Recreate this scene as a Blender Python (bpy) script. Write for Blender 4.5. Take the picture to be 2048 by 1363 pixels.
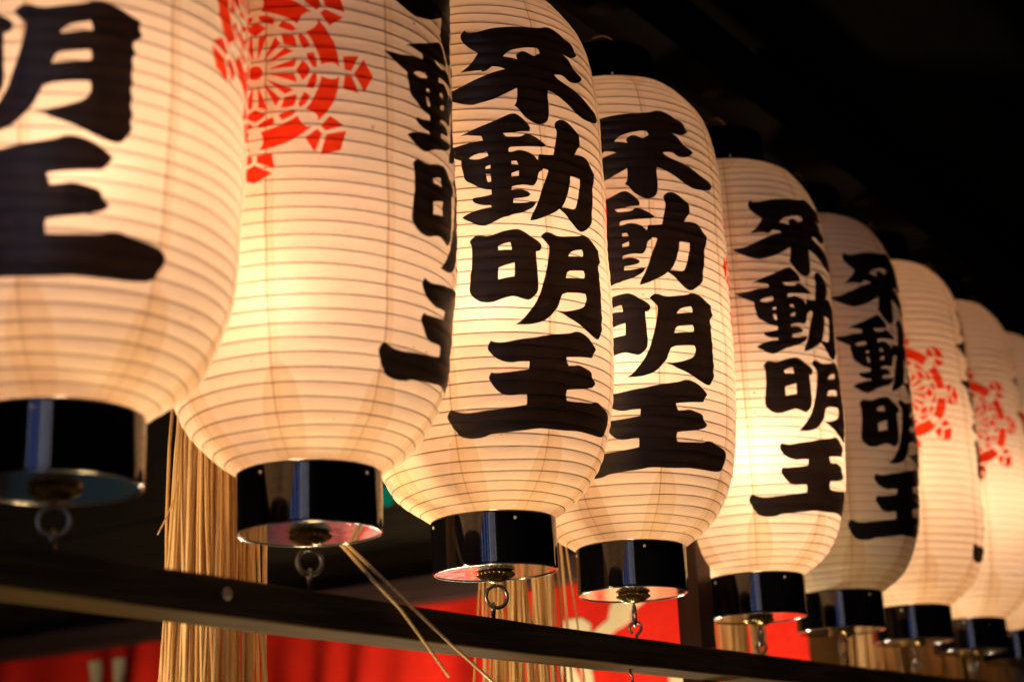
import bpy, bmesh, math, random
import numpy as np
from mathutils import Vector, Matrix
from mathutils.geometry import delaunay_2d_cdt

random.seed(7)
scene = bpy.context.scene
for o in list(bpy.data.objects):
    bpy.data.objects.remove(o)
COL = scene.collection

# ------------------------------------------------------------------ camera
PITCH, ROLL, YAW = 0.29614203, -0.04406496, 0.97951458
CAM = Vector((0.0, -1.42287, -0.38261))
fw = Vector((math.sin(YAW) * math.cos(PITCH), math.cos(YAW) * math.cos(PITCH), math.sin(PITCH)))
r0 = Vector((math.cos(YAW), -math.sin(YAW), 0))
u0 = r0.cross(fw)
rt = r0 * math.cos(ROLL) + u0 * math.sin(ROLL)
up = -r0 * math.sin(ROLL) + u0 * math.cos(ROLL)
cd = bpy.data.cameras.new('camera')
cd.sensor_width = 36.0
cd.lens = 3133.389 * 36 / 2048
cd.clip_start = 0.05
cd.clip_end = 200
cd.dof.use_dof = True
cd.dof.focus_distance = 2.58
cd.dof.aperture_fstop = 2.4
cd.dof.aperture_blades = 9
cam = bpy.data.objects.new('camera', cd)
cam.matrix_world = Matrix(((rt.x, up.x, -fw.x, CAM.x), (rt.y, up.y, -fw.y, CAM.y), (rt.z, up.z, -fw.z, CAM.z), (0, 0, 0, 1)))
COL.objects.link(cam)
scene.camera = cam

# ------------------------------------------------------------------ world, exposure
world = bpy.data.worlds.new('World')
scene.world = world
world.use_nodes = True
bg = world.node_tree.nodes['Background']
bg.inputs[0].default_value = (0.28, 0.34, 0.62, 1)
bg.inputs[1].default_value = 0.004
scene.view_settings.view_transform = 'Standard'
scene.view_settings.look = 'None'
scene.view_settings.gamma = 1.0
scene.view_settings.exposure = 0.0
scene.view_settings.use_curve_mapping = False
cy = scene.cycles
cy.max_bounces = 11
cy.diffuse_bounces = 9
cy.glossy_bounces = 4
cy.transmission_bounces = 6
cy.caustics_reflective = False
cy.caustics_refractive = False
cy.sample_clamp_indirect = 4.0
cy.use_denoising = True


def add_light(name, kind, loc, energy, color, target=None, **kw):
    d = bpy.data.lights.new(name, kind)
    d.energy = energy
    d.color = color
    for k, v in kw.items():
        setattr(d, k, v)
    o = bpy.data.objects.new(name, d)
    o.location = loc
    if target is not None:
        o.rotation_euler = (Vector(target) - Vector(loc)).to_track_quat('-Z', 'Y').to_euler()
    COL.objects.link(o)
    return o


# the lit street across from the shrine, behind the photographer: a wide cool glow and a few tube lamps
ST = Vector((2.2, 0, 0.2))


def street(az, dist, z):
    a = math.radians(az)
    return ST + Vector((math.sin(a) * dist, -math.cos(a) * dist, z))


add_light('street_glow', 'AREA', street(-64, 7.5, 1.0), 11, (0.17, 0.21, 1.0), ST, shape='RECTANGLE', size=2.9, size_y=2.2)
for az, dd, e, c, w in ((-77, 7.0, 2.2, (0.55, 0.66, 1.0), .05), (-72, 6.8, 2.2, (0.25, 0.38, 1.0), .12), (-67, 6.8, 1.6, (0.45, 0.58, 1.0), .05),
                        (-63, 7.2, 2.8, (1.0, 0.94, 0.82), .07), (-60, 7.0, 1.6, (0.9, 0.9, 0.9), .04), (-57.5, 7.0, 1.6, (1.0, 0.9, 0.75), .05), (-54, 7.0, 2.0, (1.0, 0.88, 0.70), .05)):
    add_light('street_tube_lamp', 'AREA', street(az, dd, 1.0), e * 1.7, c, ST, shape='RECTANGLE', size=w, size_y=2.2)
# lamp on the porch below the lanterns, lighting the red curtain and the underside of the rail
add_light('porch_lamp', 'POINT', (3.42, 1.15, -0.80), 105, (1.0, 0.80, 0.55), shadow_soft_size=0.16)
add_light('porch_lamp', 'POINT', (1.75, 0.0, -1.45), 55, (1.0, 0.70, 0.34), shadow_soft_size=0.16)
add_light('straw_fill_spot', 'SPOT', (0.35, 0.62, -0.45), 125, (1.0, 0.68, 0.35), (1.85, 0.34, -0.02), shadow_soft_size=0.10, spot_size=math.radians(30), spot_blend=0.5)  # unseen fill spot, added to brighten the near straw tassel

# ------------------------------------------------------------------ helpers


def link(name, mesh, mat=None, parent=None, loc=None, kind=None):
    o = bpy.data.objects.new(name, mesh)
    if mat is not None and not mesh.materials:
        mesh.materials.append(mat)
    COL.objects.link(o)
    if parent is not None:
        o.parent = parent
    if loc is not None:
        o.location = loc
    if kind:
        o['kind'] = kind
    return o


def empty(name, loc, label, cat, group=None):
    o = bpy.data.objects.new(name, None)
    o.empty_display_size = 0.05
    COL.objects.link(o)
    o.location = loc
    tag(o, label, cat, group)
    return o


def tag(o, label, cat, group=None):
    o['label'] = label
    o['category'] = cat
    if group:
        o['group'] = group


def smooth(me, on=True):
    me.polygons.foreach_set('use_smooth', [on] * len(me.polygons))
    me.update()
    return me


def lathe(name, prof, seg=64, sm=True, closed=False):
    """prof: list of (r, z); revolve about z"""
    vs, fs = [], []
    n = len(prof)
    for k in range(seg):
        a = 2 * math.pi * k / seg
        for r, z in prof:
            vs.append((r * math.sin(a), -r * math.cos(a), z))
    for k in range(seg):
        k2 = (k + 1) % seg
        for j in range(n - (0 if closed else 1)):
            j2 = (j + 1) % n
            fs.append((k * n + j, k2 * n + j, k2 * n + j2, k * n + j2))
    me = bpy.data.meshes.new(name)
    me.from_pydata(vs, [], fs)
    bm = bmesh.new()
    bm.from_mesh(me)
    bmesh.ops.remove_doubles(bm, verts=bm.verts, dist=1e-6)
    bmesh.ops.recalc_face_normals(bm, faces=bm.faces)
    bm.to_mesh(me)
    bm.free()
    smooth(me, sm)
    return me


def tube(name, pts, rad, sides=8, closed=False, cap=True):
    """pts list of Vector; rad scalar or list"""
    n = len(pts)
    pts = [Vector(p) for p in pts]
    if not hasattr(rad, '__len__'):
        rad = [rad] * n
    vs, fs = [], []
    ref = None
    for i, p in enumerate(pts):
        a = pts[i - 1] if (i > 0 or closed) else p
        b = pts[(i + 1) % n] if (i < n - 1 or closed) else p
        t = (b - a).normalized()
        if ref is None:
            ref = t.orthogonal().normalized()
        ref = (ref - t * ref.dot(t)).normalized()
        bi = t.cross(ref)
        for s in range(sides):
            q = 2 * math.pi * s / sides
            vs.append(p + (ref * math.cos(q) + bi * math.sin(q)) * rad[i])
    for i in range(n if closed else n - 1):
        i2 = (i + 1) % n
        for s in range(sides):
            s2 = (s + 1) % sides
            fs.append((i * sides + s, i * sides + s2, i2 * sides + s2, i2 * sides + s))
    if cap and not closed:
        fs.append(tuple(range(sides))[::-1])
        fs.append(tuple((n - 1) * sides + s for s in range(sides)))
    me = bpy.data.meshes.new(name)
    me.from_pydata(vs, [], fs)
    smooth(me)
    return me


def box(name, x0, x1, y0, y1, z0, z1, bev=0.0, cuts=0):
    bm = bmesh.new()
    bmesh.ops.create_cube(bm, size=1)
    for v in bm.verts:
        v.co = Vector((x0 + (v.co.x + .5) * (x1 - x0), y0 + (v.co.y + .5) * (y1 - y0), z0 + (v.co.z + .5) * (z1 - z0)))
    if bev:
        bmesh.ops.bevel(bm, geom=list(bm.edges), offset=bev, segments=2, affect='EDGES', profile=0.6)
    me = bpy.data.meshes.new(name)
    bm.to_mesh(me)
    bm.free()
    return me


# ------------------------------------------------------------------ materials
def new_mat(name):
    m = bpy.data.materials.new(name)
    m.use_nodes = True
    nt = m.node_tree
    nt.nodes.clear()
    out = nt.nodes.new('ShaderNodeOutputMaterial')
    return m, nt, out


class N:
    """tiny node-graph helper"""

    def __init__(self, nt):
        self.nt = nt

    def node(self, t, **kw):
        n = self.nt.nodes.new(t)
        for k, v in kw.items():
            setattr(n, k, v)
        return n

    def l(self, a, b):
        self.nt.links.new(a, b)

    def sock(self, n, i, v):
        if hasattr(v, 'is_output') or hasattr(v, 'links'):
            self.l(v, n.inputs[i])
        else:
            n.inputs[i].default_value = v

    def math(self, op, a, b=0.0, clamp=False):
        n = self.node('ShaderNodeMath', operation=op, use_clamp=clamp)
        self.sock(n, 0, a)
        self.sock(n, 1, b)
        return n.outputs[0]

    def mix(self, fac, a, b, mode='MIX'):
        n = self.node('ShaderNodeMix', data_type='RGBA', blend_type=mode)
        self.sock(n, 0, fac)
        self.sock(n, 6, a)
        self.sock(n, 7, b)
        return n.outputs[2]

    def noise(self, vec, scale, detail=3.0, rough=0.55, dist=0.0):
        n = self.node('ShaderNodeTexNoise')
        if vec is not None:
            self.l(vec, n.inputs['Vector'])
        n.inputs['Scale'].default_value = scale
        n.inputs['Detail'].default_value = detail
        n.inputs['Roughness'].default_value = rough
        n.inputs['Distortion'].default_value = dist
        return n.outputs[0]

    def ramp(self, v, a, b, c0=0.0, c1=1.0):
        n = self.node('ShaderNodeMapRange', interpolation_type='SMOOTHSTEP')
        self.sock(n, 0, v)
        for i, x in enumerate((a, b, c0, c1)):
            n.inputs[i + 1].default_value = x
        return n.outputs[0]

    def mapping(self, vec, scale=(1, 1, 1)):
        n = self.node('ShaderNodeMapping')
        self.l(vec, n.inputs[0])
        n.inputs['Scale'].default_value = scale
        return n.outputs[0]

    def bump(self, h, strength, dist):
        n = self.node('ShaderNodeBump')
        n.inputs['Strength'].default_value = strength
        n.inputs['Distance'].default_value = dist
        self.l(h, n.inputs['Height'])
        return n.outputs[0]


def rand_vec(g):
    """object coordinates shifted per object so that copies differ"""
    tc = g.node('ShaderNodeTexCoord')
    oi = g.node('ShaderNodeObjectInfo')
    m = g.node('ShaderNodeVectorMath', operation='ADD')
    g.l(tc.outputs['Object'], m.inputs[0])
    sc = g.node('ShaderNodeVectorMath', operation='SCALE')
    cmb = g.node('ShaderNodeCombineXYZ')
    g.l(oi.outputs['Random'], cmb.inputs[0])
    g.l(oi.outputs['Random'], cmb.inputs[2])
    g.l(cmb.outputs[0], sc.inputs[0])
    sc.inputs['Scale'].default_value = 37.0
    g.l(sc.outputs[0], m.inputs[1])
    return m.outputs[0]


def paper_material():
    m, nt, out = new_mat('washi_paper')
    g = N(nt)
    vec = rand_vec(g)
    uv = g.node('ShaderNodeUVMap', uv_map='gore')
    sep = g.node('ShaderNodeSeparateXYZ')
    g.l(uv.outputs[0], sep.inputs[0])
    u, v = sep.outputs[0], sep.outputs[1]          # u: signed angle from seam (+-1 = half a gore), v: 0 bottom .. 1 top
    au = g.math('ABSOLUTE', u)
    wob = g.math('MULTIPLY', g.math('SUBTRACT', g.noise(vec, 26.0, 2.0), 0.5), 0.10)
    uw = g.math('ADD', u, wob)
    # pasted overlap of two paper gores: a band beside each seam, wider arches at both ends of the body
    band = g.math('MULTIPLY', g.ramp(uw, -0.03, -0.015), g.ramp(uw, 0.12, 0.15, 1.0, 0.0))
    e1 = g.math('POWER', g.math('DIVIDE', g.math('SUBTRACT', u, 0.12), 0.50), 2.0)
    e2 = g.math('POWER', g.math('DIVIDE', v, 0.15), 2.0)
    arch = g.ramp(g.math('ADD', e1, e2), 0.90, 1.0, 1.0, 0.0)
    e3 = g.math('POWER', g.math('DIVIDE', g.math('SUBTRACT', 1.0, v), 0.10), 2.0)
    arch2 = g.ramp(g.math('ADD', e1, e3), 0.90, 1.0, 1.0, 0.0)
    line = g.ramp(g.math('ABSOLUTE', g.math('ADD', u, g.math('MULTIPLY', wob, 0.35))), 0.010, 0.022, 1.0, 0.0)
    mot = g.noise(vec, 14.0, 4.0, 0.6)
    fib = g.noise(g.mapping(vec, (1, 1, 2.2)), 190.0, 5.0, 0.7, 0.6)
    fine = g.noise(vec, 700.0, 2.0)
    speck = g.ramp(g.noise(vec, 95.0, 1.0, 0.3), 0.79, 0.81)
    spot = g.math('MULTIPLY', speck, g.ramp(g.noise(vec, 9.0, 1.0), 0.45, 0.6))
    base = (1.0, 1.0, 1.0, 1)
    c = g.mix(g.ramp(mot, 0.35, 0.70, 0.0, 0.10), (0.97, 0.945, 0.89, 1), (0.84, 0.75, 0.58, 1))
    c = g.mix(g.ramp(fib, 0.45, 0.75, 0.0, 0.16), c, (0.72, 0.60, 0.44, 1))
    c = g.mix(g.ramp(fine, 0.4, 0.7, 0.0, 0.06), c, (0.72, 0.6, 0.45, 1))
    c = g.mix(g.math('MULTIPLY', band, 0.38), c, (0.78, 0.62, 0.40, 1))
    c = g.mix(g.math('MULTIPLY', g.math('MAXIMUM', arch, arch2), 0.48), c, (0.76, 0.60, 0.38, 1))
    c = g.mix(g.math('MULTIPLY', line, 0.50), c, (0.30, 0.20, 0.11, 1))
    c = g.mix(g.math('MULTIPLY', spot, 0.75), c, (0.20, 0.13, 0.07, 1))
    # dust and yellowing towards both rims, deepened to imitate dim amber light at the top
    ends = g.math('MAXIMUM', g.ramp(v, 0.0, 0.16, 1.0, 0.0), g.ramp(v, 0.80, 1.0))
    c = g.mix(g.math('MULTIPLY', ends, 0.40), c, (0.80, 0.64, 0.40, 1))
    hgt = g.math('ADD', g.math('MULTIPLY', fib, 0.6), g.math('MULTIPLY', g.noise(vec, 60.0, 3.0), 0.8))
    bmp = g.bump(hgt, 0.35, 0.0016)
    tl = g.node('ShaderNodeBsdfTranslucent')
    g.l(g.mix(1.0, c, (0.97, 0.93, 0.86, 1), 'MULTIPLY'), tl.inputs[0])
    g.l(bmp, tl.inputs['Normal'])
    df = g.node('ShaderNodeBsdfDiffuse')
    g.l(g.mix(1.0, c, (1.0, 0.93, 0.80, 1), 'MULTIPLY'), df.inputs[0])
    g.l(bmp, df.inputs['Normal'])
    mx = g.node('ShaderNodeMixShader')
    mx.inputs[0].default_value = 0.755
    g.l(tl.outputs[0], mx.inputs[1])
    g.l(df.outputs[0], mx.inputs[2])
    gl = g.node('ShaderNodeBsdfGlossy')
    gl.inputs['Roughness'].default_value = 0.42
    g.l(bmp, gl.inputs['Normal'])
    mx2 = g.node('ShaderNodeMixShader')
    mx2.inputs[0].default_value = 0.025
    g.l(mx.outputs[0], mx2.inputs[1])
    g.l(gl.outputs[0], mx2.inputs[2])
    # thin paper also passes a little light almost straight on: the bulb shows as a soft bright patch
    rf = g.node('ShaderNodeBsdfRefraction')
    rf.inputs['Color'].default_value = (1.0, 0.96, 0.88, 1)
    rf.inputs['Roughness'].default_value = 0.92
    rf.inputs['IOR'].default_value = 1.5
    mx3 = g.node('ShaderNodeMixShader')
    mx3.inputs[0].default_value = 0.014
    g.l(mx2.outputs[0], mx3.inputs[1])
    g.l(rf.outputs[0], mx3.inputs[2])
    g.l(mx3.outputs[0], out.inputs[0])
    return m


def ink_material(name, trans, diff, tfac, gloss, rough, dark=0.35):
    m, nt, out = new_mat(name)
    g = N(nt)
    vec = rand_vec(g)
    n1 = g.noise(vec, 30.0, 4.0, 0.6)
    n2 = g.noise(g.mapping(vec, (1, 1, 2)), 220.0, 4.0, 0.7)
    tr = g.mix(g.math('ADD', g.ramp(n1, 0.3, 0.75, 0.0, 0.55), g.ramp(n2, 0.45, 0.8, 0.0, 0.35)), (*trans, 1), (*[t * dark for t in trans], 1))
    df_c = g.mix(g.ramp(n1, 0.3, 0.75), (*diff, 1), (*[d * 0.6 for d in diff], 1))
    bmp = g.bump(g.math('ADD', n2, n1), 0.4, 0.0015)
    tl = g.node('ShaderNodeBsdfTranslucent')
    g.l(tr, tl.inputs[0])
    df = g.node('ShaderNodeBsdfPrincipled')
    g.l(df_c, df.inputs['Base Color'])
    df.inputs['Roughness'].default_value = rough
    df.inputs['Specular IOR Level'].default_value = gloss
    g.l(bmp, df.inputs['Normal'])
    mx = g.node('ShaderNodeMixShader')
    mx.inputs[0].default_value = 1 - tfac
    g.l(tl.outputs[0], mx.inputs[1])
    g.l(df.outputs[0], mx.inputs[2])
    g.l(mx.outputs[0], out.inputs[0])
    return m


def simple(name, color, rough=0.5, metal=0.0, spec=0.5, var=0.25, scale=18.0, bump=0.0, bdist=0.001, stretch=(1, 1, 1), color2=None, coat=0.0, trans=None):
    m, nt, out = new_mat(name)
    g = N(nt)
    vec = rand_vec(g)
    n1 = g.noise(g.mapping(vec, stretch), scale, 5.0, 0.6)
    n2 = g.noise(g.mapping(vec, stretch), scale * 6, 3.0, 0.6)
    c2 = color2 or tuple(c * (1 - var) for c in color)
    f = g.math('ADD', g.ramp(n1, 0.3, 0.7, 0.0, 0.7), g.ramp(n2, 0.4, 0.7, 0.0, 0.3))
    p = g.node('ShaderNodeBsdfPrincipled')
    g.l(g.mix(f, (*color, 1), (*c2, 1)), p.inputs['Base Color'])
    p.inputs['Metallic'].default_value = metal
    p.inputs['Specular IOR Level'].default_value = spec
    p.inputs['Coat Weight'].default_value = coat
    p.inputs['Coat Roughness'].default_value = 0.03
    g.l(g.ramp(n2, 0.3, 0.7, max(rough * 0.8, 0.0), min(1.0, rough * 1.2)), p.inputs['Roughness'])
    if bump:
        g.l(g.bump(g.math('ADD', n1, n2), bump, bdist), p.inputs['Normal'])
    sh = p.outputs[0]
    if trans:
        tl = g.node('ShaderNodeBsdfTranslucent')
        tl.inputs[0].default_value = (*trans, 1)
        mx = g.node('ShaderNodeMixShader')
        mx.inputs[0].default_value = 0.4
        g.l(sh, mx.inputs[1])
        g.l(tl.outputs[0], mx.inputs[2])
        sh = mx.outputs[0]
    g.l(sh, out.inputs[0])
    return m


def wood(name, c1, c2, rough=0.6, grain=(1.2, 30, 30), bump=0.3, spec=0.3):
    m, nt, out = new_mat(name)
    g = N(nt)
    vec = rand_vec(g)
    mv = g.mapping(vec, grain)
    n1 = g.noise(mv, 3.0, 6.0, 0.62, 0.4)
    n2 = g.noise(vec, 5.0, 3.0, 0.5)
    f = g.math('ADD', g.ramp(n1, 0.32, 0.68, 0.0, 0.75), g.ramp(n2, 0.3, 0.7, 0.0, 0.25))
    p = g.node('ShaderNodeBsdfPrincipled')
    g.l(g.mix(f, (*c1, 1), (*c2, 1)), p.inputs['Base Color'])
    p.inputs['Roughness'].default_value = rough
    p.inputs['Specular IOR Level'].default_value = spec
    g.l(g.bump(n1, bump, 0.002), p.inputs['Normal'])
    g.l(p.outputs[0], out.inputs[0])
    return m


M = {
    'paper': paper_material(),
    'ink': ink_material('black_brush_ink', (0.028, 0.020, 0.016), (0.009, 0.011, 0.020), 0.45, 0.9, 0.36),
    'red_ink': ink_material('vermilion_ink', (1.0, 0.080, 0.026), (0.72, 0.045, 0.017), 0.90, 0.2, 0.5, 0.85),
    'rib': simple('bamboo_rib', (0.28, 0.155, 0.065), 0.6, var=0.4, trans=(0.30, 0.155, 0.06)),
    'lacquer': simple('black_lacquer', (0.0045, 0.0042, 0.0055), 0.085, spec=0.55, var=0.3, coat=0.0),
    'plate': simple('polished_steel', (0.80, 0.81, 0.80), 0.12, metal=1.0, var=0.12, scale=9),
    'rim': simple('nickel_rim', (0.72, 0.70, 0.64), 0.16, metal=1.0, var=0.2),
    'brass': simple('aged_brass', (0.55, 0.36, 0.13), 0.26, metal=1.0, var=0.45, scale=60),
    'iron': simple('zinc_wire', (0.46, 0.42, 0.35), 0.36, metal=1.0, var=0.45, scale=120, bump=0.2, bdist=0.0004),
    'rust': simple('rusty_wire', (0.32, 0.13, 0.05), 0.75, metal=0.3, var=0.5, scale=80),
    'pin': simple('steel_pin', (0.85, 0.82, 0.78), 0.35, metal=0.6, var=0.1),
    'rail': wood('dark_stained_rail', (0.110, 0.075, 0.032), (0.042, 0.028, 0.014), 0.95, spec=0.06),
    'rail_under': wood('bare_rail_underside', (0.30, 0.18, 0.085), (0.17, 0.10, 0.05), 0.7),
    'plug': simple('pale_wood_plug', (0.62, 0.44, 0.34), 0.7),
    'post': wood('stained_post', (0.050, 0.021, 0.016), (0.026, 0.011, 0.010), 0.45, grain=(30, 30, 1.2)),
    'beam': wood('sooty_beam', (0.009, 0.0065, 0.005), (0.005, 0.0035, 0.003), 0.95, spec=0.04),
    'lintel': wood('weathered_lintel', (0.060, 0.034, 0.026), (0.036, 0.020, 0.016), 0.6, grain=(30, 1.2, 30)),
    'olive': wood('olive_plank', (0.34, 0.27, 0.11), (0.24, 0.19, 0.08), 0.7, grain=(1.2, 30, 30)),
    'dark': wood('dark_board', (0.040, 0.030, 0.016), (0.022, 0.016, 0.009), 0.8, grain=(30, 1.2, 30)),
    'stone': simple('paving_stone', (0.16, 0.15, 0.14), 0.8, var=0.3, scale=6, bump=0.3),
    'red_cloth': simple('red_cloth', (0.72, 0.020, 0.008), 0.85, spec=0.15, var=0.18, scale=10, bump=0.15, bdist=0.002),
    'added_blue_sheet': simple('added_blue_sheet', (0.05, 0.20, 0.46), 0.5, var=0.4, scale=3, color2=(0.06, 0.22, 0.16)),
    'cream': simple('cream_print', (0.78, 0.66, 0.40), 0.85, spec=0.15, var=0.12),
    'grey_cloth': simple('grey_blue_cloth', (0.34, 0.36, 0.42), 0.8, var=0.4, scale=20),
    'rope': simple('rice_straw_rope', (0.48, 0.32, 0.13), 0.7, var=0.4, scale=90, bump=0.5, bdist=0.003),
}
for k, c in enumerate(((0.78, 0.53, 0.25), (0.84, 0.62, 0.33), (0.66, 0.41, 0.17), (0.80, 0.60, 0.34))):
    M['straw%d' % k] = simple('straw', c, 0.5, spec=0.4, var=0.35, scale=40, stretch=(6, 6, 0.35), color2=(c[0] * .62, c[1] * .52, c[2] * .42), bump=0.2)

GLYPHS = {
    'fu': [[-316,7610,-305,7566,-283,7558,-242,7594,-192,7650,-137,7692,-83,7737,-36,7762,42,7806,85,7877,121,7872,161,7822,202,7753,237,7713,248,7596,263,7521,245,7461,220,7392,183,7372,147,7381,175,7329,200,7238,235,7163,268,7140,283,7100,265,7027,236,6966,191,6918,169,6938,149,6982,128,6989,89,6950,106,6897,140,6858,189,6826,237,6798,284,6725,339,6669,414,6646,430,6572,401,6469,328,6392,264,6356,225,6388,180,6468,138,6540,95,6614,53,6645,48,6540,53,6411,51,6231,42,6119,23,6060,-5,6029,-29,6046,-64,6106,-81,6171,-97,6259,-115,6293,-104,6351,-99,6472,-99,6594,-135,6517,-176,6439,-210,6375,-254,6322,-276,6302,-294,6280,-333,6298,-369,6347,-423,6439,-449,6521,-426,6529,-376,6548,-337,6615,-282,6699,-227,6794,-189,6850,-149,6898,-170,6928,-196,6938,-207,6937,-218,6891,-233,6853,-250,6845,-251,6868,-280,6862,-342,6850,-319,6907,-297,6984,-278,7077,-262,7186,-294,7259,-315,7341,-331,7426,-336,7509,-330,7564],[-155,7120,-140,7191,-121,7237,-89,7276,-44,7323,6,7346,16,7295,18,7251,3,7223,-12,7180,-35,7217,-58,7247,-78,7227,-95,7174,-96,7128,-92,7088,-123,7109]],
    'dou': [[-123,6160,-108,6161,-78,6087,-54,6004,-47,5952,-51,5882,-73,5875,-102,5858,-127,5829,-172,5801,-164,5764,-158,5734,-121,5744,-91,5764,-74,5820,-61,5834,-40,5814,-14,5767,8,5709,24,5661,13,5615,-39,5593,-107,5561,-147,5540,-153,5500,-152,5457,-132,5466,-112,5499,-87,5498,-62,5479,-41,5446,-29,5402,-20,5368,-18,5417,-12,5472,17,5479,60,5507,68,5629,75,5762,83,5881,86,5980,76,6052,78,6110,96,6167,121,6203,143,6191,171,6132,201,6069,225,6041,224,5918,229,5843,201,5746,190,5637,222,5669,265,5678,295,5651,311,5558,351,5481,338,5302,312,5155,321,5070,306,4955,310,4881,290,4745,296,4672,274,4515,241,4414,198,4317,169,4334,152,4375,132,4441,117,4506,102,4548,73,4619,52,4550,13,4469,-23,4403,-58,4355,-74,4346,-68,4413,-47,4552,-30,4685,-16,4816,-3,4948,15,5084,24,5169,31,5229,18,5251,4,5250,-1,5212,-15,5183,-23,5139,-29,5026,-45,4940,-62,4928,-91,4935,-124,4911,-146,4887,-148,4832,-133,4848,-109,4856,-84,4845,-68,4813,-65,4783,-73,4749,-94,4725,-119,4705,-141,4691,-144,4617,-120,4619,-87,4640,-58,4668,-36,4684,-55,4572,-81,4515,-114,4457,-151,4425,-167,4391,-187,4381,-218,4325,-246,4272,-265,4243,-282,4244,-303,4263,-325,4314,-344,4342,-359,4384,-351,4412,-316,4472,-277,4510,-258,4524,-236,4535,-240,4565,-269,4563,-295,4589,-310,4623,-315,4670,-309,4699,-275,4706,-234,4745,-234,4822,-254,4827,-281,4856,-311,4922,-341,4984,-347,5110,-354,5236,-353,5329,-399,5409,-460,5552,-421,5561,-379,5570,-342,5607,-303,5639,-271,5651,-258,5662,-265,5741,-290,5748,-315,5760,-324,5771,-356,5752,-320,5821,-280,5892,-241,5952,-197,6035,-164,6096,-139,6145],[-321,5352,-305,5402,-274,5440,-245,5462,-239,5388,-256,5357,-287,5325],[-255,5162,-252,5209,-232,5235,-234,5170],[-253,5085,-234,5077,-233,4953,-247,4942,-252,5016],[-143,5307,-120,5316,-111,5247,-143,5247],[-145,5104,-113,5156,-113,5074,-146,5041],[150,5197,159,5244,186,5256,222,5259,212,5166,214,5088,197,4975,195,4886,177,4764,165,4683,126,4662,88,4654,106,4746,128,4884,135,4977,149,5085]],
    'mei_sun': [[-140,4196,-126,4193,-99,4150,-75,4083,-47,4019,-30,3950,-30,3897,-37,3840,-50,3820,-56,3822,-56,3689,-53,3554,-52,3406,-49,3303,-53,3183,-72,3111,-95,3046,-117,3060,-141,3087,-162,3106,-184,3089,-219,3044,-250,2997,-280,2994,-303,3012,-325,3070,-339,3139,-344,3206,-338,3329,-336,3461,-330,3504,-327,3652,-325,3786,-326,3922,-333,3962,-331,4007,-317,4056,-303,4096,-282,4077,-254,4062,-221,4115,-186,4162],[-217,3888,-192,3935,-167,3960,-162,3901,-161,3817,-190,3819,-217,3806],[-220,3528,-190,3567,-153,3605,-152,3497,-156,3396,-188,3377,-223,3350,-224,3402]],
    'mei_moon': [[-3,4193,17,4189,40,4157,64,4150,104,4177,172,4230,204,4287,237,4286,272,4244,302,4183,342,4133,337,4018,348,3944,321,3858,317,3777,329,3727,315,3633,321,3531,314,3415,323,3332,313,3231,323,3149,315,3050,327,2970,317,2885,328,2804,296,2618,268,2609,232,2646,199,2696,181,2734,135,2790,88,2841,73,2879,37,2915,73,2928,125,2976,186,3060,202,3183,194,3266,150,3254,69,3213,53,3115,40,2990,21,2907,-2,2809,-24,2742,-55,2695,-97,2655,-157,2648,-129,2713,-103,2826,-78,2942,-60,3049,-40,3189,-28,3326,-17,3450,-6,3606,3,3762,8,3932,-4,3986,-20,4054,-30,4110,-16,4163],[105,3827,117,3905,140,3959,189,4013,199,3937,197,3901],[85,3448,97,3574,134,3605,192,3653,199,3583,195,3526]],
    'ou': [[-265,2409,-249,2387,-219,2377,-181,2401,-128,2441,-72,2467,-31,2505,21,2539,76,2572,110,2600,131,2637,158,2645,193,2615,231,2566,257,2487,274,2429,258,2338,247,2269,198,2255,141,2232,83,2201,86,2143,95,2067,124,2080,160,2112,198,2084,241,2050,250,1965,271,1889,254,1814,227,1782,183,1738,132,1706,88,1678,81,1594,87,1512,130,1510,188,1525,258,1546,275,1589,317,1600,348,1559,441,1531,474,1457,478,1360,460,1262,444,1153,368,1116,273,1113,213,1115,161,1117,93,1096,32,1091,-16,1095,-62,1092,-122,1052,-189,1024,-239,1006,-285,991,-314,952,-357,940,-390,948,-427,983,-441,1057,-456,1112,-461,1178,-471,1233,-474,1286,-469,1336,-453,1398,-434,1369,-402,1333,-359,1325,-307,1350,-253,1363,-205,1381,-158,1401,-117,1425,-115,1484,-115,1577,-141,1571,-181,1551,-212,1558,-235,1591,-257,1659,-271,1734,-282,1802,-272,1874,-266,1887,-255,1872,-217,1878,-167,1899,-132,1920,-104,1941,-101,2070,-131,2065,-158,2055,-177,2037,-204,2046,-226,2073,-252,2135,-269,2212,-280,2267,-277,2342]],
}

# ------------------------------------------------------------------ lantern shape (metres; 1 rc = cap radius = 0.1 m)
RC = 0.1
HC = 0.83096 * RC
HB = 9.01357 * RC
NR = 51                     # paper bays between ribs
SUB = 6
COLS = 128
KZ = np.array([0, .012, .03, .06, .1, .16, .25, .4, .55, .7, .8, .87, .92, .96, .985, 1.0])
KR = np.array([1.0, 1.16, 1.38, 1.63, 1.812, 1.974, 2.07, 2.142, 2.141, 2.141, 2.132, 2.045, 1.884, 1.648, 1.38, 1.0])


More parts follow.
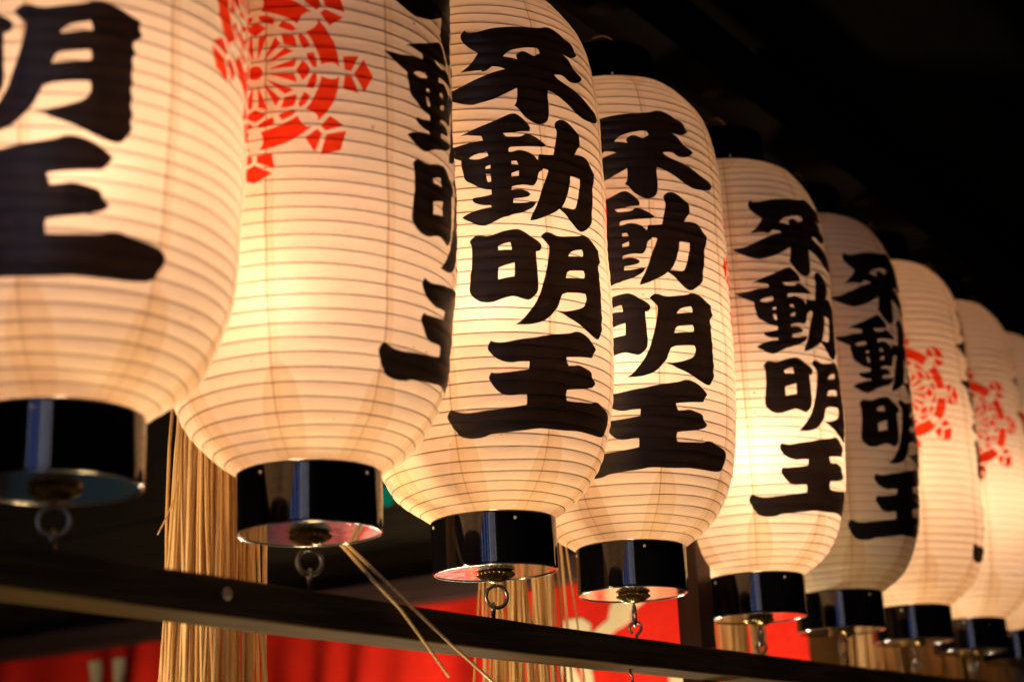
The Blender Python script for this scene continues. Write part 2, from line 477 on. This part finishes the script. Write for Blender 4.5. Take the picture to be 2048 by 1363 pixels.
def pchip(xk, yk, x):
    h = np.diff(xk)
    d = np.diff(yk) / h
    m = np.zeros_like(yk)
    m[0], m[-1] = d[0], d[-1]
    for i in range(1, len(xk) - 1):
        if d[i - 1] * d[i] > 0:
            w1, w2 = 2 * h[i] + h[i - 1], h[i] + 2 * h[i - 1]
            m[i] = (w1 + w2) / (w1 / d[i - 1] + w2 / d[i])
    i = np.clip(np.searchsorted(xk, x) - 1, 0, len(xk) - 2)
    t = (x - xk[i]) / h[i]
    return (2 * t**3 - 3 * t**2 + 1) * yk[i] + (t**3 - 2 * t**2 + t) * h[i] * m[i] + (-2 * t**3 + 3 * t**2) * yk[i + 1] + (t**3 - t**2) * h[i] * m[i + 1]


_zf = np.linspace(0, 1, 3000)
_r = pchip(KZ, KR, _zf) * RC
_z = _zf * HB
_L = np.concatenate([[0], np.cumsum(np.hypot(np.diff(_r), np.diff(_z)))])
_S = _L / _L[-1] * NR
_nr = np.gradient(_z, _S)
_nz = -np.gradient(_r, _S)
_nl = np.hypot(_nr, _nz)
_nr, _nz = _nr / _nl, _nz / _nl


def z_to_s(z):
    return np.interp(z, _z, _S)


def surf(th, s, off=0.0):
    """point of the paper: th = angle (0 = front), s = bay coordinate"""
    r0, z0 = np.interp(s, _S, _r), np.interp(s, _S, _z)
    nr, nz = np.interp(s, _S, _nr), np.interp(s, _S, _nz)
    fade = np.clip(np.minimum(s, NR - s) / 3.0, 0, 1)
    k = np.floor(s)
    bul = (0.0010 + 0.0003 * np.sin(k * 2.3 + 1.0)) * np.abs(np.sin(np.pi * s)) ** 0.85 * (0.35 + 0.65 * fade)
    # the paper sags a little between the threads of neighbouring gores
    bul = bul - 0.0005 * fade * np.cos(8 * th) * np.abs(np.sin(np.pi * s))
    wav = fade * (0.0011 * np.sin(3 * th + 0.35 * s) + 0.0008 * np.sin(5 * th - 0.8 * s + 1.0))
    zw = fade * (0.0012 * np.sin(2 * th + 1.9 * np.sin(0.7 * s)) + 0.0007 * np.sin(3 * th + 1.3 * s))
    d = bul + wav + off
    R = r0 + d * nr
    Z = HC + z0 + d * nz + zw
    return R * np.sin(th), -R * np.cos(th), Z


def build_paper():
    rows = NR * SUB + 1
    s = np.arange(rows) / SUB
    th = np.arange(COLS + 1) / COLS * 2 * np.pi
    TH, SS = np.meshgrid(th[:-1], s)
    X, Y, Z = surf(TH, SS)
    vs = np.stack([X, Y, Z], -1).reshape(-1, 3)
    j, i = np.meshgrid(np.arange(rows - 1), np.arange(COLS), indexing='ij')
    i2 = (i + 1) % COLS
    fs = np.stack([j * COLS + i, j * COLS + i2, (j + 1) * COLS + i2, (j + 1) * COLS + i], -1).reshape(-1, 4)
    me = bpy.data.meshes.new('paper_shade')
    me.from_pydata(vs.tolist(), [], fs.tolist())
    uvl = me.uv_layers.new(name='gore')
    half = COLS // 16

    def gore(ii):          # signed distance from the nearest seam, 1 = half a gore
        return ((ii + half) % (2 * half) - half) / half
    ju, iu = j.reshape(-1), i.reshape(-1)
    g0 = gore(iu)
    g1 = g0 + 1.0 / half
    v0, v1 = s[ju] / NR, s[ju + 1] / NR
    uv = np.stack([g0, v0, g1, v0, g1, v1, g0, v1], -1).reshape(-1)
    uvl.data.foreach_set('uv', uv.tolist())
    return smooth(me)


def inside(pt, loops):
    x, y = pt
    c = False
    for L in loops:
        n = len(L)
        for a in range(n):
            (x1, y1), (x2, y2) = L[a], L[(a + 1) % n]
            if (y1 > y) != (y2 > y) and x < (x2 - x1) * (y - y1) / (y2 - y1) + x1:
                c = not c
    return c


def soften(L, sx=1.0):
    """cut the blunt corners of a traced outline, keep the sharp ones"""
    out = []
    n = len(L)
    for k in range(n):
        a, b, c = np.array(L[k - 1]), np.array(L[k]), np.array(L[(k + 1) % n])
        u, v = (b - a) * (sx, 1), (c - b) * (sx, 1)
        ang = abs(math.atan2(u[0] * v[1] - u[1] * v[0], u[0] * v[0] + u[1] * v[1]))
        if ang < math.radians(62):
            out += [tuple(b + (a - b) * .25), tuple(b + (c - b) * .25)]
        else:
            out.append(tuple(b))
    return out


def fill_loops(shapes):
    """shapes: list of [outer, hole, ...] in 2-D -> bmesh of triangles in the xy plane"""
    bm = bmesh.new()
    for loops in shapes:
        vs, es = [], []
        for L in loops:
            o = len(vs)
            vs += [Vector(p) for p in L]
            es += [(o + k, o + (k + 1) % len(L)) for k in range(len(L))]
        r = delaunay_2d_cdt(vs, es, [], 0, 1e-7)
        bv = [bm.verts.new((p.x, p.y, 0)) for p in r[0]]
        for f in r[2]:
            c = sum((r[0][q] for q in f), Vector((0, 0))) / 3
            if inside((c.x, c.y), loops):
                try:
                    bm.faces.new([bv[q] for q in f])
                except ValueError:
                    pass
    loose = [v for v in bm.verts if not v.link_faces]
    bmesh.ops.delete(bm, geom=loose, context='VERTS')
    return bm


def slice_grid(bm, axis, step):
    lo = min(v.co[axis] for v in bm.verts)
    hi = max(v.co[axis] for v in bm.verts)
    no = Vector((0, 0, 0))
    no[axis] = 1
    for k in range(math.ceil(lo / step + 1e-6), math.floor(hi / step - 1e-6) + 1):
        co = Vector((0, 0, 0))
        co[axis] = k * step
        bmesh.ops.bisect_plane(bm, geom=bm.verts[:] + bm.edges[:] + bm.faces[:], dist=1e-7, plane_co=co, plane_no=no)


def ink_mesh(name, shapes, off, turn=0.0):
    """shapes in (angle rad, bay coordinate) -> mesh lying on the paper"""
    shapes = [[[(x + turn, y) for x, y in L] for L in sh] for sh in shapes]
    bm = fill_loops(shapes)
    slice_grid(bm, 1, 1.0 / SUB)
    slice_grid(bm, 0, 2 * math.pi / COLS)
    bm.verts.ensure_lookup_table()
    co = np.array([v.co[:] for v in bm.verts])
    X, Y, Z = surf(co[:, 0], co[:, 1], off)
    for v, x, y, z in zip(bm.verts, X, Y, Z):
        v.co = (x, y, z)
    for f in bm.faces:
        f.normal_update()
        c = f.calc_center_median()
        if f.normal.x * c.x + f.normal.y * c.y < 0:
            f.normal_flip()
    me = bpy.data.meshes.new(name)
    bm.to_mesh(me)
    bm.free()
    return smooth(me)


def glyph(key):
    res = []
    for a in GLYPHS[key]:
        p = [(math.radians(a[k] / 10), a[k + 1] / 1000 * RC) for k in range(0, len(a), 2)]
        p = soften([(t * 0.214, z) for t, z in p])
        res.append([(t / 0.214, float(z_to_s(z))) for t, z in p])
    return res


def wheel_shapes():
    """eight-spoked wheel with a hemp-leaf centre; unit = tip radius"""
    U = 1 / 865.0
    P = lambda r, d: (r * U * math.cos(math.radians(d)), r * U * math.sin(math.radians(d)))
    shapes = [[[P(45, d) for d in range(0, 360, 15)]]]

    def rot(pts, deg, mirror):
        a = math.radians(deg)
        o = []
        for x, y in pts:
            y = -y if mirror else y
            o.append((x * math.cos(a) - y * math.sin(a), x * math.sin(a) + y * math.cos(a)))
        return o[::-1] if mirror else o
    X = lambda *q: [(x * U, y * U) for x, y in q]
    petal = X((112, 20), (278, 28), (300, 88))
    loz = X((313, 0), (335, -34), (350, -70), (376, -36), (394, 0), (376, 36), (350, 70), (335, 34))
    sliver = [P(402, 18.2), P(446, 17.2), P(448, 9.5), P(446, 3.4), P(421, 5.4), P(410, 11)]
    kq = X((650, 120), (755, 142), (704, 27), (662, 27))
    tip = X((738, 0), (803, 122), (865, 0), (803, -122))
    seg = [P(488, 6.3), P(520, 7.3), P(556, 7.6), P(590, 6.4), P(612, 3.9)]
    seg += [P(612, d) for d in np.linspace(3.9, 41.1, 13)[1:-1]]
    seg += [P(612, 41.1), P(590, 38.6), P(556, 37.4), P(520, 37.7), P(488, 38.7)]
    seg += [P(488, d) for d in np.linspace(38.7, 6.3, 11)[1:-1]]
    for k in range(8):
        d = 45 * k
        for mir in (False, True):
            shapes.append([rot(petal, d, mir)])
            shapes.append([rot(sliver, d, mir)])
            shapes.append([rot(kq, d, mir)])
        shapes.append([rot(loz, d, False)])
        shapes.append([rot(tip, d, False)])
        shapes.append([rot(seg, d, False)])
    out = []
    for sh in shapes:                     # printed pieces are bold: thin gaps between them
        P_ = np.array(sh[0])
        c = P_.mean(0)
        d = P_ - c
        ln = np.linalg.norm(d, axis=1, keepdims=True)
        out.append([[tuple(p) for p in (c + d * (1 + 0.0115 / np.maximum(ln, 0.024)))]])
    return out


def wheel_on_lantern():
    R, zc = 1.60 * RC, 5.09 * RC
    return [[[(x * R / 0.2142, float(z_to_s(zc + y * R))) for x, y in L] for L in sh] for sh in wheel_shapes()]


PAPER = build_paper()
PAPER.materials.append(M['paper'])
INK = [ink_mesh('brush_character', s, 0.0006, tr) for tr in (0.0, math.pi) for s in ([glyph('fu')], [glyph('dou')], [glyph('mei_sun'), glyph('mei_moon')], [glyph('ou')])]
CREST = [ink_mesh('wheel_crest', wheel_on_lantern(), 0.0005, math.radians(tr)) for tr in (94, -94)]


def rib_mesh(k):
    th = np.arange(COLS) / COLS * 2 * np.pi
    X, Y, Z = surf(th, np.full(COLS, float(k)), -0.00055)
    return tube('rib', [Vector(p) for p in zip(X, Y, Z)], 0.0009, 5, closed=True)


RIBS = [rib_mesh(k) for k in range(1, NR)]

b = 0.0025
CAP_LOW = lathe('bottom_cap', [(.0968, .0035), (.0968, .0), (.0990, .0), (.0999, .0006), (.1003, .002), (.1004, .0035), (.1004, .006), (.1006, HC - .008), (.1006, HC - .004), (.1004, HC - .0015), (.0990, HC), (.0955, HC), (.0955, .0065)], 96)
CAP_TOP = lathe('top_cap', [(.0985, .0), (.1004, .0012), (.1006, .003), (.1006, .007), (.1004, HC - .007), (.1004, HC - .0035), (.1003, HC - .002), (.0990, HC), (.0940, HC), (.0940, HC - .012), (.02, HC - .012), (.02, HC - .016), (.0955, HC - .016), (.0955, .0)], 96)
PLATE = lathe('bottom_plate', [(0.0001, .0008), (.04, .0007), (.0967, .0005), (.0967, .0060), (.0001, .0060)], 96, sm=False)
RIM = lathe('metal_rim', [(.0974 + .0014 * math.cos(a), -.0002 + .0012 * math.sin(a)) for a in np.linspace(0, 2 * math.pi, 8, endpoint=False)], 96, closed=True)


def boss_mesh():
    prof = [(.0050, -.0165), (.0095, -.0155), (.0170, -.0122), (.0240, -.0080), (.0290, -.0040), (.0300, -.0022), (.0286, -.0010), (.0250, .0010)]
    seg = 144
    vs, fs = [], []
    n = len(prof)
    for k in range(seg):
        a = 2 * math.pi * k / seg
        for r, z in prof:
            fl = 1 + 0.055 * math.cos(24 * a) * min(1, max(0, (r - .0050) / .012))
            vs.append((r * fl * math.sin(a), -r * fl * math.cos(a), z - .0012 * math.cos(24 * a) * (r > .012)))
    for k in range(seg):
        k2 = (k + 1) % seg
        for j in range(n - 1):
            fs.append((k * n + j, k2 * n + j, k2 * n + j + 1, k * n + j + 1))
    fs.append(tuple(k * n for k in range(seg))[::-1])
    me = bpy.data.meshes.new('fluted_boss')
    me.from_pydata(vs, [], fs)
    bm = bmesh.new()
    bm.from_mesh(me)
    bmesh.ops.recalc_face_normals(bm, faces=bm.faces)
    bm.to_mesh(me)
    bm.free()
    return smooth(me)


BOSS = boss_mesh()
RING = tube('pull_ring', [Vector((.0174 * math.cos(a), 0, .0174 * math.sin(a))) for a in np.linspace(0, 2 * math.pi, 40, endpoint=False)], .0031, 10, closed=True)
EYE = tube('ring_eye', [Vector((0, .0042 * math.sin(a), -.0135 - .0040 * (1 - math.cos(a)))) for a in np.linspace(0, 2 * math.pi, 20, endpoint=False)], .0013, 8, closed=True)
PIN = lathe('pin', [(.0001, -.0014), (.0018, -.0012), (.0026, -.0004), (.0026, .001)], 12)
bail = []
for a in np.linspace(0, math.pi, 25):
    bail.append(Vector((.088 * math.cos(a), .010 * math.sin(3 * a), .004 + .058 * math.sin(a) ** .8 + .008 * math.sin(5 * a))))
BAIL = tube('wire_bail', bail, .0016, 8)
BULB = lathe('light_bulb', [(.0001, -.03), (.012, -.028), (.022, -.018), (.026, 0), (.022, .02), (.014, .035), (.012, .05), (.0001, .05)], 24)
for me, k in ((CAP_LOW, 'lacquer'), (CAP_TOP, 'lacquer'), (PLATE, 'plate'), (RIM, 'rim'), (BOSS, 'brass'), (RING, 'iron'), (EYE, 'iron'), (PIN, 'pin'), (BAIL, 'rust')):
    me.materials.append(M[k])
for me in CREST:
    me.materials.append(M['red_ink'])
for me in INK:
    me.materials.append(M['ink'])
for me in RIBS:
    me.materials.append(M['rib'])

T = [1.1661, 1.6020, 2.0431, 2.4760, 2.9899, 3.4204, 3.8745, 4.3114, 4.7117]
DZ = [.0024, .0024, -.0059, -.0019, -.0052, -.0017, .0035, .0050, .0012]
LEAN = [0, 0, -.0128, .0147, 0, 0, 0, 0, 0]
FRONT = [-54.0, 26.6, -26.2, -41.2, -16.9, -9.5, 36.5, 41.5, 38]     # heading of the writing
RINGROT = [-38, -30, -38, 35, 15, -8, 20, -15, 0]                    # heading of the pull ring
BULBZ = [.30, .25, .36, .36, .25, .45, .33, .31, .31]              # height of the bulb above the cap, None = not lit
POWER = [0.90, 0.80, 1.0, 1.10, 1.12, 0.085, 0.92, 1.0, 1.0]  # sixth: weak bulb added to brighten the unlit lantern
BULBX = [(0, 0), (-.035, .035), (-.01, -.01), (0, 0), (-.03, -.03), (0, 0), (0, 0), (-.02, -.02), (0, 0)]
LABEL = [
    'nearest and largest lit paper lantern, cut off by the left edge',
    'lit paper lantern with a large red wheel crest, beside the cut-off nearest one',
    'lit paper lantern with the sharpest black writing, third from the left',
    'lit paper lantern with full black writing, left of the dark post',
    'brightly glowing paper lantern with black writing, right of the dark post',
    'dull grey unlit paper lantern among the glowing ones',
    'glowing paper lantern with a red wheel crest, just right of the unlit one',
    'second glowing crested paper lantern right of the unlit one',
    'farthest paper lantern, a narrow strip at the right edge',
]


def lantern(i):
    L = empty('paper_lantern', (T[i], 0, DZ[i]), LABEL[i], 'lantern', 'paper lanterns hung in a row')
    L.rotation_euler = (Matrix.Rotation(LEAN[i], 3, 'Y') @ Matrix.Rotation(math.radians(FRONT[i]), 3, 'Z')).to_euler()
    shade = link('paper_shade', PAPER, parent=L)
    for me in RIBS:
        link('rib', me, parent=shade)
    for me in INK:
        link('brush_character', me, parent=shade)
    for me in CREST:
        link('wheel_crest', me, parent=shade)
    cap = link('bottom_cap', CAP_LOW, parent=L)
    for k in range(4):
        p = link('pin', PIN, parent=cap)
        a = math.radians(45 + 90 * k - 62 - FRONT[i] * .3)
        p.location = (.1010 * math.sin(a), -.1010 * math.cos(a), HC - .013)
        p.rotation_euler = (math.radians(-90), 0, a)
    link('bottom_plate', PLATE, parent=cap)
    link('metal_rim', RIM, parent=cap)
    link('fluted_boss', BOSS, parent=L)
    link('ring_eye', EYE, parent=L)
    rg = link('pull_ring', RING, parent=L, loc=(0, 0, -.0195 - .0188))
    rg.rotation_euler.z = math.radians(RINGROT[i] - FRONT[i])
    top = link('top_cap', CAP_TOP, parent=L, loc=(0, 0, HC + HB))
    p = link('pin', PIN, parent=top)
    a = math.radians(-50 - FRONT[i])
    p.location = (.1010 * math.sin(a), -.1010 * math.cos(a), .010)
    p.rotation_euler = (math.radians(-90), 0, a)
    link('wire_bail', BAIL, parent=L, loc=(0, 0, 2 * HC + HB - .012))
    if BULBZ[i] is not None:
        d = bpy.data.lights.new('lantern_bulb', 'POINT')
        d.energy = 9.3 * POWER[i]
        d.color = (1.0, 0.588, 0.345)
        d.shadow_soft_size = 0.03
        b_ = bpy.data.objects.new('lantern_bulb', d)
        COL.objects.link(b_)
        b_.parent = L
        q = Matrix.Rotation(math.radians(-FRONT[i]), 3, 'Z') @ Vector((*BULBX[i], HC + BULBZ[i]))
        b_.location = q
    return L


for i in range(9):
    lantern(i)

# ------------------------------------------------------------------ rail under the lanterns, with its hooks
def rail_top(x):
    d = x - 2.5
    return -0.088 + (0.0060 if d < 0 else 0.0025) * d * d


RAIL_X = np.linspace(0.2, 6.4, 63)
RY0, RY1, RH = -0.040, 0.040, 0.049
vs, fs = [], []
for x in RAIL_X:
    zt = rail_top(x) if x < 5 else rail_top(5)
    e = .002
    for y, z in ((RY0 + e, zt), (RY0, zt - e), (RY0, zt - RH + e), (RY0 + e, zt - RH), (RY1 - e, zt - RH), (RY1, zt - RH + e), (RY1, zt - e), (RY1 - e, zt)):
        vs.append((x, y + .0006 * math.sin(x * 7), z + .0004 * math.sin(x * 23)))
n = 8
for k in range(len(RAIL_X) - 1):
    for j in range(n):
        fs.append((k * n + j, (k + 1) * n + j, (k + 1) * n + (j + 1) % n, k * n + (j + 1) % n))
fs.append(tuple(range(n)))
fs.append(tuple((len(RAIL_X) - 1) * n + j for j in range(n))[::-1])
me = bpy.data.meshes.new('rail_beam')
me.from_pydata(vs, [], fs)
bm = bmesh.new(); bm.from_mesh(me); bmesh.ops.recalc_face_normals(bm, faces=bm.faces); bm.to_mesh(me); bm.free()
rail = empty('lantern_rail', (0.2, 0, -0.12), 'dark wooden rail running below the lanterns, holding their pull rings', 'rail')
def rail_part(name, mesh, mat):
    o = link(name, mesh, M[mat], rail)
    o.location = (-0.2, 0, 0.12)
    return o
rail_part('rail_beam', me, 'rail')
for i in range(9):
    x = T[i] + (-.010 if i == 2 else 0.0)
    zt = rail_top(x)
    zc = DZ[i] - .0195 - .0376 + .005 - .0078
    R_ = .0105
    pts = []
    h = math.radians(RINGROT[i] + 80)
    for a in np.linspace(math.radians(-60), math.radians(235), 22):
        pts.append(Vector((R_ * math.cos(a), 0, R_ * math.sin(a) + zc)))
    pts += [Vector((-.0015, 0, zc - .014)), Vector((0, 0, zt - .012))]
    pts = [Matrix.Rotation(h, 3, 'Z') @ p + Vector((x, 0, 0)) for p in pts]
    rail_part('hook', tube('hook', pts, .0027, 8), 'iron')
plug = lathe('bolt_plug', [(.0001, -.0012), (.0070, -.001), (.0082, 0), (.0082, .003)], 20)
o = rail_part('bolt_plug', plug, 'plug')
o.rotation_euler.x = math.radians(-90)
o.location = Vector((1.405, RY0 - .0004, -.101)) + Vector((-0.2, 0, 0.12))
pts = [Vector((2.440, -.005, -.130)), Vector((2.440, -.005, -.145))]
for a in np.linspace(math.radians(100), math.radians(-15), 8):
    pts.append(Vector((2.4408 + .007 * math.cos(a) - .002, -.005, -.154 + .009 * math.sin(a))))
for a in np.linspace(math.radians(150), math.radians(385), 18):
    pts.append(Vector((2.456 + .0135 * math.cos(a), -.005, -.169 + .0115 * math.sin(a))))
rail_part('cup_hook', tube('cup_hook', pts, .0024, 8), 'iron')

# post behind the rail between the fourth and fifth lantern
o = link('support_post', box('support_post', 2.813, 2.876, .044, .094, -1.95, 1.20, .004), M['post'])
tag(o, 'dark reddish wooden post standing behind the rail between two lanterns', 'post')
# beam the lanterns hang from
o = link('hanging_beam', box('hanging_beam', 0.2, 9.0, -.05, .06, 1.19, 1.33, .004), M['beam'])
tag(o, 'sooty dark beam above the lantern tops', 'beam')
o = link('eave_beam', box('eave_beam', 0.2, 12.0, .30, .46, 1.52, 1.74, .006), M['beam'])
tag(o, 'dark eave beam running parallel above and behind the lanterns', 'beam')

# ------------------------------------------------------------------ straw tassels on a rope behind the lanterns
TY = 0.30
rope = []
for k in range(120):
    x = 0.9 + k * 0.045
    rope.append(Vector((x, TY, .76 - .02 * math.sin((x - 1.71) / .87 * math.pi) ** 2)))
o = link('straw_rope', tube('straw_rope', rope, [.022 + .004 * math.sin(k * 2.1) for k in range(120)], 12), M['rope'])
tag(o, 'twisted straw rope stretched behind the lanterns', 'rope')

NST = 84
STRAW = []
rs = random.Random(3)
for k in range(NST):
    a = rs.uniform(0, 2 * math.pi)
    q = math.sqrt(rs.uniform(0.0, 1))
    top = Vector((.022 * q * math.cos(a), .022 * q * math.sin(a), -.012))
    bx, by = .074 * q * math.cos(a), .055 * q * math.sin(a)
    ln = rs.uniform(1.02, 1.25)
    bend = rs.uniform(-.026, .026)
    bend2 = rs.uniform(-.007, .007)
    bx += rs.uniform(-.020, .020)
    pts, rad = [], []
    r_ = rs.uniform(.0020, .0046)
    for j in range(11):
        f_ = j / 10
        sp = min(1, f_ * 1.1) ** .62
        pts.append(Vector((top.x + bx * sp + bend * math.sin(math.pi * f_) + bend2 * math.sin(3 * math.pi * f_), top.y + by * sp, -.012 - ln * f_)))
        rad.append(r_ * (1.12 - .35 * f_))
    me = tube('straw', pts, rad, 5)
    me.materials.append(M['straw%d' % rs.randrange(4)])
    STRAW.append(me)
TX = [1.713, 2.555, 3.475, 4.335, 4.87, 5.36]
TL = ['sharp pale straw tassel hanging between the two nearest lanterns', 'straw tassel hanging below the third lantern in front of the red curtain',
      'blurred straw tassel just right of the dark post', 'blurred straw tassel below the unlit grey lantern',
      'blurred straw tassel right of the unlit lantern, under the crested one', 'farthest straw tassel near the right edge']
for i, x in enumerate(TX):
    t_ = empty('straw_tassel', (x, TY, .75), TL[i], 'tassel', 'straw tassels hanging behind the lanterns')
    for k, me in enumerate(STRAW if i == 0 else STRAW[: (70 if i < 3 else 56)]):
        o = link('straw', me, parent=t_)
        if i:
            o.rotation_euler.z = i * 1.1 + (k % 3) * .8
    tie = tube('tie', [Vector((.030 * math.cos(a), .030 * math.sin(a), -.035 - .004 * a)) for a in np.linspace(0, 4 * math.pi, 40)], .004, 6)
    link('tie', tie, M['rope'], t_)
    if i == 0:
        pts = [Vector((x_ - x, TY - .05 - TY, z_ - .75)) for x_, z_ in ((1.60, .20), (1.596, .12), (1.588, .085), (1.573, .055), (1.558, .030))]
        link('straw', tube('straw', pts, [.0019, .0018, .0016, .0013, .0008], 5), M['straw0'], t_)


def px(x, y):
    return (fw + rt * ((x - 1024) / 3133.389) - up * ((y - 681.5) / 3133.389))


def at_y(x, y, Y):
    d = px(x, y)
    return CAM + d * ((Y - CAM.y) / d.y)


def at_x(x, y, X):
    d = px(x, y)
    return CAM + d * ((X - CAM.x) / d.x)


# two loose straws that fell forward over the rail
for k, (sh, lab) in enumerate((((0, 0), 'longer of two loose straws fallen forward over the rail'), ((-1, 1), 'shorter of two loose straws fallen forward over the rail'))):
    if k == 0:
        P_ = [(610, 1012, .16), (690, 1085, .07), (750, 1142, -.047), (822, 1212, -.048), (905, 1290, -.050), (988, 1364, -.052)]
    else:
        P_ = [(600, 1015, .18), (688, 1094, .07), (744, 1157, -.047), (800, 1216, -.047), (850, 1285, -.048), (898, 1352, -.050)]
    C_ = [at_y(*p) for p in P_]
    pts = []
    for j in range(len(C_) - 1):
        for f_ in (0, .33, .66):
            pts.append(C_[j].lerp(C_[j + 1], f_))
    pts.append(C_[-1])
    o = link('loose_straw', tube('loose_straw', pts, [.0030 - .0010 * j / len(pts) for j in range(len(pts))], 6), M['straw1'])
    tag(o, lab, 'straw', 'loose straws over the rail')

# ------------------------------------------------------------------ red curtain, lintel, walls
CX = 4.2


def fold(y, z):
    hang = min(1.0, max(0.0, (.32 - z) / .5)) * .75 + .25
    return .055 * hang * math.sin(y * 11 + 1.6 * math.sin(y * 4.3)) + .018 * math.sin(y * 27 + 2 * math.sin(y * 6) + z * 2.4) * hang


ys = np.linspace(.43, 4.40, 420)
zs = np.linspace(.318, -.62, 30)
vs = [(CX + fold(y, z), y, z) for y in ys for z in zs]
nz_ = len(zs)
fs = [(i * nz_ + j, i * nz_ + j + 1, (i + 1) * nz_ + j + 1, (i + 1) * nz_ + j) for i in range(len(ys) - 1) for j in range(nz_ - 1)]
me = bpy.data.meshes.new('curtain_cloth')
me.from_pydata(vs, [], fs)
cur = empty('red_curtain', (CX, 2.4, -.62), 'red curtain with cream print hanging in folds behind the rail', 'curtain')
CO = Vector((-CX, -2.4, .62))
link('curtain_cloth', smooth(me), M['red_cloth'], cur, CO)


def print_on_curtain(name, shapes, step=.012):
    bm = fill_loops(shapes)
    slice_grid(bm, 0, step)
    slice_grid(bm, 1, .05)
    for v in bm.verts:
        y, z = v.co.x, v.co.y
        v.co = (CX + fold(y, z) - .004, y, z)
    m_ = bpy.data.meshes.new(name)
    bm.to_mesh(m_)
    bm.free()
    link(name, smooth(m_), M['cream'], cur, CO)


def px_shape(pts):
    o_ = []
    for p in pts:
        q = at_x(*p, CX)
        o_.append((q.y, q.z))
    return [o_]


print_on_curtain('printed_mark', [px_shape([(1128, 1256), (1136, 1240), (1170, 1236), (1190, 1248), (1190, 1280), (1175, 1300), (1130, 1292)])])
print_on_curtain('printed_mark', [px_shape([(1185, 1274), (1225, 1240), (1228, 1215), (1236, 1196), (1262, 1188), (1300, 1160), (1318, 1172), (1286, 1204), (1262, 1222), (1262, 1242), (1238, 1262), (1215, 1290)])])
print_on_curtain('printed_mark', [px_shape([(1120, 1325), (1150, 1322), (1166, 1350), (1178, 1380), (1140, 1384), (1132, 1352)])])
print_on_curtain('printed_mark', [px_shape([(1166, 1326), (1188, 1326), (1200, 1350), (1206, 1380), (1184, 1380)])])
for q in ((184, 0), (240, -5)):
    print_on_curtain('printed_mark', [px_shape([(q[0] - 14, 1322 + q[1]), (q[0] + 12, 1318 + q[1]), (q[0] + 16, 1340 + q[1]), (q[0] + 8, 1372), (q[0] - 12, 1374)])])
print_on_curtain('printed_crest', [[[(.84 + x * .33, -.27 + y * .33) for x, y in L] for L in sh] for sh in wheel_shapes()])

o = link('lintel_beam', box('lintel_beam', CX - .06, CX + .10, .43, 4.35, .321, .405, .004), M['lintel'])
tag(o, 'weathered brown lintel over the top edge of the red curtain', 'beam')
o = link('corner_block', box('corner_block', CX - .10, CX + .06, 4.36, 4.75, .16, .36, .01), M['lintel'])
tag(o, 'pale blurred timber end at the lower left corner', 'timber')
# boarded wall above the lintel
wl = bpy.data.objects.new('transom_wall', None)
COL.objects.link(wl)
wl.location = (CX + .05, 2.4, .41)
tag(wl, 'dark boarded wall above the red curtain', 'wall')
for k in range(13):
    z0 = .41 + k * .13
    link('board', box('board', -.02 + .003 * (k % 2), .03, -1.97, 3.6, k * .13 + .002, k * .13 + .128, .003), M['dark'], wl)
# side wall beyond the curtain, behind the farther tassels
ow = bpy.data.objects.new('plank_wall', None)
COL.objects.link(ow)
ow.location = (7.6, 0.64, -1.95)
tag(ow, 'olive brown plank wall seen between the blurred tassels', 'wall')
for k in range(14):
    link('plank', box('plank', -3.2, 3.5, -.012 + .003 * (k % 3), .03, k * .28 + .003, k * .28 + .277, .004), M['olive'], ow)

o = link('added_blue_sheet', box('added_blue_sheet', 5.60, 5.63, 1.4, 5.8, -1.945, -.15, .01), M['added_blue_sheet'])  # out of view, added to give the lantern bottoms a blue reflection
tag(o, 'unseen blue sheet low behind the curtain, added for its reflection in the nearest lantern bottoms', 'sheet')

# grey cloth bundle at the far right
bm = bmesh.new()
bmesh.ops.create_uvsphere(bm, u_segments=28, v_segments=18, radius=1)
for v in bm.verts:
    n_ = v.co.normalized()
    k = 1 + .16 * math.sin(5 * n_.x + 3 * n_.z) + .12 * math.sin(9 * n_.z + 4 * n_.y) + .08 * math.sin(13 * n_.x - 5 * n_.z)
    v.co = Vector((n_.x * .16 * k, n_.y * .10 * k, n_.z * .10 * k))
me = bpy.data.meshes.new('cloth_bundle')
bm.to_mesh(me)
bm.free()
q = at_y(2030, 1350, .34)
o = link('cloth_bundle', smooth(me), M['grey_cloth'], None, q)
tag(o, 'blurred grey blue cloth bundle at the lower right corner', 'cloth')

# green signal lamp deep in the hall
gm, gnt, gout = new_mat('green_lamp_glass')
em = gnt.nodes.new('ShaderNodeEmission')
em.inputs[0].default_value = (0.0, 0.55, 0.30, 1)
em.inputs[1].default_value = 0.22
gnt.links.new(em.outputs[0], gout.inputs[0])
q = at_x(772, 992, CX - .14)
gl_ = empty('signal_lamp', q, 'small green glowing lamp in the dark between two lanterns', 'lamp')
link('lamp_glass', lathe('lamp_glass', [(.0001, -.034), (.016, -.030), (.025, -.015), (.025, .015), (.016, .03), (.0001, .034)], 24), gm, gl_)
link('lamp_base', box('lamp_base', .03, .16, -.02, .02, -.02, .02, .003), M['iron'], gl_)

# ------------------------------------------------------------------ setting
o = link('ground', box('ground', -12, 20, -14, 14, -2.05, -1.95), M['stone'])
o['kind'] = 'structure'
o = link('ceiling', box('ceiling', -.5, 40, -2.5, 9, 1.95, 2.02), M['beam'])
o['kind'] = 'structure'
o = link('back_wall', box('back_wall', -.5, 16, 6.0, 6.1, -1.95, 1.95), M['dark'])
o['kind'] = 'structure'
o = link('end_wall', box('end_wall', 14, 14.1, -.1, 6.0, -1.95, 1.95), M['dark'])
o['kind'] = 'structure'
